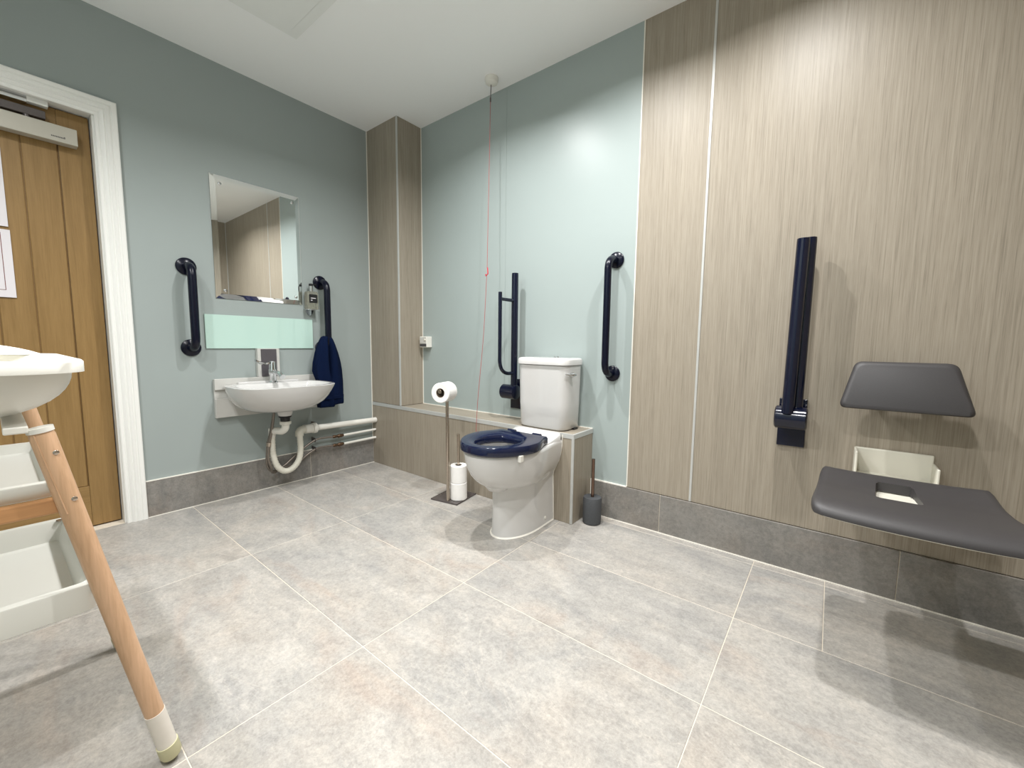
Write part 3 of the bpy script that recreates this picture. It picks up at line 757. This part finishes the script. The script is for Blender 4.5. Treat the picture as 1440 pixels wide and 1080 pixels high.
obj('lever_handle', tb([LV+lt_*0.020, LV+lt_*0.012, LV, LV-lt_*0.012, LV-lt_*0.022, LV-lt_*0.034+Vector((0, 0, 0.002)), LV-lt_*0.042+Vector((0, 0, 0.003))], 0.006, seg=12, radii=[0.004, 0.0075, 0.010, 0.0075, 0.0055, 0.006, 0.003]), 'chrome', fl, 50)
obj('cistern_bolt', bx(TXC+0.110, TXC+0.150, -0.10, -0.06, LZ+0.0005, LZ+0.009, bev=0.001), 'black_plastic', ci)
# seat
def seat_outline(yf, yb_, hw, z, hb):
    return outline_pan(yf, yb_, hw, hb, z, 0.40, 2.0)
so = [seat_outline(-0.716, -0.350, 0.184, 0.4315, 0.140), seat_outline(-0.722, -0.345, 0.188, 0.438, 0.145), seat_outline(-0.722, -0.345, 0.188, 0.463, 0.145), seat_outline(-0.716, -0.350, 0.183, 0.4715, 0.140), seat_outline(-0.696, -0.368, 0.165, 0.4735, 0.122)]
base = so[-1]
so += [inner_ring(0.120, 0.140, 0.472, -0.540), inner_ring(0.102, 0.122, 0.464, -0.540), inner_ring(0.096, 0.115, 0.450, -0.540), inner_ring(0.100, 0.119, 0.4315, -0.540)]
bm = loft(BM(), so, True, False, False)
# close the underside
bm2 = BM(); loft(bm2, [so[0], so[-1]], True, False, False)
me = bpy.data.meshes.new('t'); bm2.to_mesh(me); bm2.free(); bm.from_mesh(me); bpy.data.meshes.remove(me)
bmesh.ops.remove_doubles(bm, verts=bm.verts, dist=1e-5); bmesh.ops.recalc_face_normals(bm, faces=bm.faces)
seat = obj('seat', bm, 'navy_seat', toi, 40, label='glossy navy blue toilet seat ring')
for s in (-1, 1):
    obj('hinge', tb([(TXC+s*0.055, -0.340, 0.464), (TXC+s*0.100, -0.340, 0.464)], 0.012, seg=14), 'navy_seat', seat, 40)
    obj('buffer', bx(TXC+s*0.160-0.010, TXC+s*0.160+0.010, -0.590, -0.560, 0.428, 0.433, bev=0.001), 'white_plastic', seat)
obj('buffer', bx(TXC+0.158, TXC+0.174, -0.600, -0.576, 0.404, 0.434, bev=0.003), 'white_plastic', seat)
# foot fixings + sealant bead
bo = obj('fixing_cap', lt((TXC+0.098, -0.285, 0.035), [(0.009, -0.002), (0.009, 0.003), (0.005, 0.006), (0.001, 0.007)], seg=14, axis='x'), 'white_plastic', toi, 40)
s0 = outline_pan(-0.558, YB, 0.109, 0.105, 0.0002, .45); s1 = outline_pan(-0.551, YB, 0.1035, 0.0995, 0.005, .45)
obj('sealant_bead', ring_loft([s0, s1]), 'sealant', toi)
sv = [Vector((TXC+0.1, YB, 0.3))]
bead = [(TXC+0.101, 0.003), (TXC+0.096, 0.15), (TXC+0.093, 0.235), (TXC+0.097, 0.262), (TXC+0.111, 0.290), (TXC+0.125, 0.32), (TXC+0.136, 0.36), (TXC+0.142, 0.40), (TXC+0.144, 0.455)]
obj('sealant_bead', tb([(x, -LD-0.003, z) for x, z in bead], 0.003, seg=6), 'sealant', toi, 60)

# toilet roll stand ------------------------------------------------
ang = math.radians(10.2)
ex = Vector((math.cos(ang), math.sin(ang), 0)); ey = Vector((-math.sin(ang), math.cos(ang), 0))
BC = Vector((1.003, -0.3215, 0))
ts = thing('toilet_roll_stand', 'free-standing steel toilet roll stand on a square base plate', 'roll stand', BC)
pl = [BC+ex*sx*0.093+ey*sy*0.099 for sx, sy in ((-1, -1), (1, -1), (1, 1), (-1, 1))]
bm = ring_loft([[p+Vector((0, 0, 0.0005)) for p in pl], [p+Vector((0, 0, 0.009)) for p in pl]])
bmesh.ops.bevel(bm, geom=list(bm.edges), offset=0.001, segments=1, affect='EDGES')
obj('base_plate', bm, 'dark_metal', ts)
PP = Vector((1.036, -0.398, 0.0))
ROLL = Vector((1.012, -0.400, 0.636)); ax = Vector((-0.33, 0.944, 0.0)).normalized()
path = bend_path([PP+Vector((0, 0, 0.009)), PP+Vector((-0.004, 0.0, 0.575))], 0.01) + [Vector((1.030, -0.398, 0.60))]
obj('post', tb([PP+Vector((0, 0, 0.009)), PP+Vector((-0.008, 0.003, 0.585))], 0.0095, seg=14), 'brushed_steel', ts, 50)
obj('roll_arm', tb(bend_path([Vector((1.028, -0.395, 0.57)), Vector((1.020, -0.395, 0.645)), ROLL-ax*0.058+Vector((0, 0, 0.009))], 0.012), 0.0085, seg=12), 'brushed_steel', ts, 50)
obj('arm_knob', tb([ROLL-ax*0.056+Vector((0, 0, 0.009)), ROLL-ax*0.035+Vector((0, 0, 0.009))], 0.0125, seg=16), 'brushed_steel', ts, 40)
SPP = Vector((1.054, -0.332, 0.0))
obj('spare_post', tb([SPP+Vector((0, 0, 0.009)), SPP+Vector((-0.004, 0.002, 0.390))], 0.008, seg=12), 'brushed_steel', ts, 50)
def paper_roll(c, axis, r, ri, h, label):
    a, b = frame_at(axis)
    t = thing('toilet_roll', label, 'toilet roll', c, 'toilet rolls')
    def ring(rad_, s): return [c+axis*s+(a*math.cos(2*PI*k/40)+b*math.sin(2*PI*k/40))*rad_ for k in range(40)]
    obj('paper', loft(BM(), [ring(ri, 0.001), ring(r-0.003, 0.0), ring(r, 0.003), ring(r, h-0.003), ring(r-0.003, h), ring(ri, h-0.001), ring(ri, 0.001)], True, False, False), 'tissue', t, 35)
    obj('core', loft(BM(), [ring(ri-0.0005, 0.002), ring(ri-0.0005, h-0.002), ring(ri-0.002, h-0.002), ring(ri-0.002, 0.002), ring(ri-0.0005, 0.002)], True, False, False), 'cardboard', t, 35)
    return t
paper_roll(ROLL-ax*0.05, ax, 0.056, 0.026, 0.10, 'white toilet roll held on top of the steel stand')
paper_roll(SPP+Vector((0, 0, 0.0095)), Vector((0, 0, 1)), 0.049, 0.020, 0.100, 'lower of two spare toilet rolls on stand base')
paper_roll(SPP+Vector((0, 0, 0.1100)), Vector((0, 0, 1)), 0.048, 0.020, 0.100, 'upper of two spare toilet rolls stacked on stand')

# toilet brush -----------------------------------------------------
BP = Vector((1.800, -0.112, 0.0))
tbk = thing('toilet_brush', 'charcoal toilet brush pot with thin copper handle beside the ledge', 'toilet brush', BP)
obj('pot', lt(BP, [(0.040, 0.0005), (0.046, 0.004), (0.0475, 0.03), (0.0475, 0.125), (0.0455, 0.131)], seg=36), 'charcoal_stone', tbk, 40)
obj('lid', lt(BP, [(0.045, 0.1315), (0.044, 0.136), (0.012, 0.1365)], seg=36), 'charcoal_stone', tbk, 40)
obj('handle', tb([BP+Vector((0, 0, 0.136)), BP+Vector((0, 0, 0.334))], 0.0085, seg=14), 'copper', tbk, 50)

# ================================================================== SHOWER SEAT
# back rest
br = thing('back_cushion', 'charcoal padded back cushion on the wood wall above the folding seat', 'cushion', (2.911, -0.06, 0.70))
def br_ring(off, ins):
    # trapezoid in the pad plane, rounded corners
    cs = [(2.7465+ins, 0.703+ins), (3.076-ins, 0.703+ins), (3.031-ins, 0.8635-ins), (2.784+ins, 0.8635-ins)]
    out = []; n = len(cs)
    for i in range(n):
        p = Vector(cs[i]).to_3d(); a = (Vector(cs[i-1]).to_3d()-p).normalized(); b = (Vector(cs[(i+1) % n]).to_3d()-p).normalized()
        r = 0.022
        for k in range(6):
            t = k/5
            q = (1-t)**2*(p+a*r)+2*t*(1-t)*p+t*t*(p+b*r)
            y = -0.088+(0.79-q.y)*0.30
            out.append(Vector((q.x, -off-0.07-(0.86-q.y)*0.30, q.y)))
    return out
obj('pad', ring_loft([br_ring(0.0, 0.006), br_ring(0.005, 0.0), br_ring(0.026, 0.0), br_ring(0.034, 0.004), br_ring(0.037, 0.012)]), 'charcoal_pad', br, 50)
for xx in (2.845, 2.975):
    obj('wall_bracket', bx(xx-0.018, xx+0.018, -0.085, -0.0005, 0.74, 0.80, bev=0.003), 'charcoal_pad', br)

ss = thing('shower_bench', 'charcoal folding shower seat with white wall bracket', 'shower seat', (2.911, -0.3, 0.4))
XC = 2.911
def seat_z(v, u):      # v 0 back..1 front, u -1..1
    z = 0.482 + 0.022*max(0.0, 1-v/0.30)**1.3 + 0.014*max(0.0, min(1.0, (v-0.45)/0.4))
    z += 0.006*abs(u)**3
    z -= 0.012*max(0.0, (v-0.80)/0.20)**2
    return z
YS0, YS1 = -0.212, -0.628
def seat_x(v, u):
    hw = 0.197+0.017*v
    return XC+u*hw
def seat_y(v, u): return YS0+(YS1-YS0)*v - 0.030*(1-u*u)*max(0, v-0.5)*2*0.4
# hole in (u,v)
HU0, HU1, HV0, HV1 = -0.33, 0.17, 0.14, 0.50
US = [-1, -0.985, -0.95, -0.88, -0.75, -0.6, -0.45, HU0-0.03, HU0, HU0+0.06, HU0+0.13, -0.015, HU1-0.13, HU1-0.06, HU1, HU1+0.03, 0.45, 0.6, 0.75, 0.88, 0.95, 0.985, 1]
VS = [0, 0.012, 0.04, 0.08, HV0, 0.17, 0.20, 0.24, 0.28, 0.33, 0.38, 0.44, HV1, 0.56, 0.64, 0.72, 0.80, 0.86, 0.91, 0.95, 0.98, 1.0]
def edge_drop(u, v):
    d = 0
    for q in (1-abs(u),):
        if q < 0.05: d += 0.012*(1-q/0.05)**2
    if v < 0.03: d += 0.008*(1-v/0.03)**2
    if v > 0.93: d += 0.012*((v-0.93)/0.07)**2
    return d
def corner_pull(u, v):
    # round the plan corners
    cu, cv = abs(u), v
    pu = pv = 0
    r = 0.12
    for vv, sgn in ((1-v, -1), (v, 1)):
        if 1-cu < r and vv < r:
            a = (r-(1-cu))/r; b = (r-vv)/r
            l = math.hypot(a, b)
            if l > 1:
                pu += (a/l-a)*r; pv += -(b/l-b)*r*sgn*-1 if False else sgn*(b-b/l)*r
    return pu, pv
def spt(u, v, bottom=False):
    pu, pv = corner_pull(u, v)
    if HV0-1e-6 <= v <= HV1+1e-6 and (abs(u-HU0) < 1e-6 or abs(u-HU1) < 1e-6):
        uc = (HU0+HU1)/2; k_ = 0.84+0.16*(v-HV0)/(HV1-HV0)
        if abs(v-HV0) < 1e-6: k_ -= 0.10; pv += 0.018
        if abs(v-HV1) < 1e-6: k_ -= 0.06; pv -= 0.012
        u = uc+(u-uc)*k_
    u2_ = math.copysign(abs(u)+pu, u); v2_ = v+pv
    z = seat_z(v, u)-(edge_drop(u, v) if not bottom else 0.028-edge_drop(u, v)*0.5)
    return Vector((seat_x(v2_, u2_), seat_y(v2_, u2_), z))
bm = BM()
top = [[bm.verts.new(spt(u, v)) for u in US] for v in VS]
bot = [[bm.verts.new(spt(u, v, True)) for u in US] for v in VS]
def in_hole(i, j):
    return VS[i] >= HV0-1e-6 and VS[i+1] <= HV1+1e-6 and US[j] >= HU0-1e-6 and US[j+1] <= HU1+1e-6
nI, nJ = len(VS)-1, len(US)-1
for i in range(nI):
    for j in range(nJ):
        if in_hole(i, j):
            for (ii, jj, a, b) in ((i-1, j, (i, j), (i, j+1)), (i+1, j, (i+1, j+1), (i+1, j)), (i, j-1, (i+1, j), (i, j)), (i, j+1, (i, j+1), (i+1, j+1))):
                if not in_hole(ii, jj):
                    bm.faces.new((top[a[0]][a[1]], top[b[0]][b[1]], bot[b[0]][b[1]], bot[a[0]][a[1]]))
            continue
        bm.faces.new((top[i][j], top[i][j+1], top[i+1][j+1], top[i+1][j]))
        bm.faces.new((bot[i][j], bot[i+1][j], bot[i+1][j+1], bot[i][j+1]))
for i in range(nI):
    for j in (0, nJ): bm.faces.new((top[i][j], top[i+1][j], bot[i+1][j], bot[i][j]))
for j in range(nJ):
    for i in (0, nI): bm.faces.new((top[i][j], top[i][j+1], bot[i][j+1], bot[i][j]))
bmesh.ops.recalc_face_normals(bm, faces=bm.faces)
obj('seat_pad', bm, 'charcoal_pad', ss, 60)
# white under-tray following the pad's front
bm = BM(); rings = []
def und(s, dz):
    out = []
    for u, v in ([(-0.9+1.8*k/16, 0.995) for k in range(17)] + [(0.93, 0.93-0.7*k/8) for k in range(9)] + [(0.5, 0.2), (-0.5, 0.2)] + [(-0.93, 0.23+0.7*k/8) for k in range(9)]):
        p = spt(u, v, True); out.append(Vector((XC+(p.x-XC)*s, -0.35+(p.y+0.35)*s, p.z+0.002+dz)))
    return out
obj('under_frame', ring_loft([und(0.965, 0.0), und(0.95, -0.009), und(0.88, -0.014)]), 'cream_plastic', ss, 50)
bk = obj('wall_bracket', bx(2.807, 3.015, -0.012, -0.0005, 0.415, 0.547, bev=0.004), 'cream_plastic', ss)
obj('bracket_cheek', bx(2.805, 2.813, -0.100, -0.004, 0.440, 0.546, bev=0.003), 'cream_plastic', bk)
obj('bracket_cheek', bx(3.011, 3.019, -0.100, -0.004, 0.440, 0.520, bev=0.003), 'cream_plastic', bk)
obj('bracket_shelf', bx(2.811, 3.013, -0.315, -0.010, 0.440, 0.460, bev=0.004), 'cream_plastic', bk)

# ================================================================== BABY BATH STAND
bs = thing('changing_stand', 'beech legged baby changing stand with pale shelf trays, left foreground', 'stand', (1.38, -2.15, 0))
NX, FX = 1.642, 1.120          # near and far leg planes
EY, EY2 = -1.782, -2.545       # feet at either end
def leg(x, y0, y1, zt_, near):
    p0 = Vector((x, y0, 0.014)); p1 = Vector((x, y1, zt_))
    def at(t): return p0+(p1-p0)*t
    l = obj('leg', tb([at(0.0), at(0.985), at(1.0)], 0.0165, seg=22, radii=[0.0165, 0.0165, 0.0145]), 'beech', bs, 50)
    obj('tape_wrap', tb([at(0.02), at(0.155)], 0.0173, seg=22), 'white_tape', l, 50)
    d = (p1-p0).normalized()
    obj('rubber_foot', tb([at(-0.012), at(-0.005), at(0.003), at(0.040)], 0.019, seg=22, radii=[0.010, 0.0165, 0.019, 0.019]), 'cream_rubber', l, 50)
    if near:
        for t in (0.945, 0.825):
            c = at(t)+Vector((0.0150, 0.0075, 0))
            obj('screw', lt(c, [(0.0042, -0.004), (0.0042, 0.001), (0.0022, 0.0025)], seg=14, axis='x'), 'brushed_steel', l, 40)
        a = at(0.99)+Vector((0.0135, -0.0098, 0)); b = at(0.79)+Vector((0.0150, -0.0080, 0))
        obj('lap_edge', tb([a, b], 0.0013, seg=8), 'beech', l, 50)
    obj('leg_cap', tb([at(0.995), at(1.006)], 0.0172, seg=22), 'white_plastic', l, 50)
for x, nr in ((NX, True), (FX, False)):
    leg(x, EY, -1.921, 0.752, nr); leg(x, EY2, -2.405, 0.752, nr)
def tray(z0, z1, x0, x1, y0, y1, nm):
    t = obj(nm, None_bm(z0, z1, x0, x1, y0, y1), 'pale_tray', bs, 45, label='pale plastic shelf tray')
    return t
def None_bm(z0, z1, x0, x1, y0, y1):
    cx, cy, hx, hy = (x0+x1)/2, (y0+y1)/2, (x1-x0)/2, (y1-y0)/2
    R = lambda z, i, r: [Vector((x, y, z)) for x, y in rrect(cx, cy, hx-i, hy-i, r)]
    return ring_loft([R(z0, 0.012, 0.02), R(z0+0.004, 0.006, 0.02), R(z1-0.003, 0.0, 0.02), R(z1, 0.001, 0.02), R(z1, 0.018, 0.014), R(z1-0.005, 0.021, 0.014), R(z0+0.010, 0.030, 0.012), R(z0+0.008, 0.04, 0.01)])
t1 = tray(0.384, 0.442, 1.150, 1.625, -2.48, -1.860, 'lower_tray')
obj('tray_screw', lt((1.175, -1.885, 0.442), [(0.006, 0.0), (0.005, 0.003)], seg=12), 'brushed_steel', t1, 40)
t2 = tray(0.622, 0.652, 1.150, 1.622, -2.44, -1.892, 'upper_tray')
obj('side_rail', bx(1.612, 1.628, -2.42, -1.888, 0.594, 0.622, bev=0.003), 'beech_crosswise', bs)
obj('side_rail', bx(1.132, 1.148, -2.42, -1.888, 0.594, 0.622, bev=0.003), 'beech_crosswise', bs)
obj('top_bracket', bx(1.10, 1.655, -1.962, -1.934, 0.750, 0.762, bev=0.002), 'white_plastic', bs)
obj('top_bracket', bx(1.10, 1.655, -2.40, -2.372, 0.750, 0.762, bev=0.002), 'white_plastic', bs)

bt = thing('baby_bath', 'white plastic baby bath resting on top of the changing stand', 'baby bath', (1.40, -2.16, 0.762))
def bath(z, x0, x1, y0, y1, r): return [Vector((x, y, z)) for x, y in rrect((x0+x1)/2, (y0+y1)/2, (x1-x0)/2, (y1-y0)/2, r, 8)]
by1, by0 = -1.858, -2.47
prof_b = []
for k in range(9):
    t_ = k/8; e_ = 1-math.sqrt(max(0.0, 1-(1-t_)**2))
    prof_b.append((0.763+0.087*t_, 0.020+0.11*e_, 0.015+0.130*e_, 0.08))
prof_b += [(0.851, 0.0, 0.0, 0.085), (0.869, 0.0, 0.0, 0.085), (0.8725, 0.003, 0.003, 0.085), (0.8725, 0.030, 0.028, 0.07), (0.866, 0.036, 0.034, 0.07), (0.82, 0.045, 0.045, 0.07), (0.785, 0.09, 0.10, 0.06), (0.774, 0.15, 0.17, 0.05)]
obj('tub', ring_loft([bath(z, 1.105+ix, 1.700-ix, by0+iy, by1-iy, r) for z, ix, iy, r in prof_b]), 'white_plastic', bt, 50)
# raised head end on the far side of the rim
rings = []
for k in range(13):
    t = k/12; y = -2.10+0.215*t
    h = 0.026*math.sin(PI*min(1, t*1.0))**0.8 if 0 < t < 1 else 0.001
    rings.append([Vector((1.118, y, 0.871)), Vector((1.122, y, 0.871+h)), Vector((1.150, y, 0.871+h)), Vector((1.165, y, 0.871))])
obj('raised_rim', ring_loft(rings), 'white_plastic', bt, 50)

bpy.context.view_layer.update()
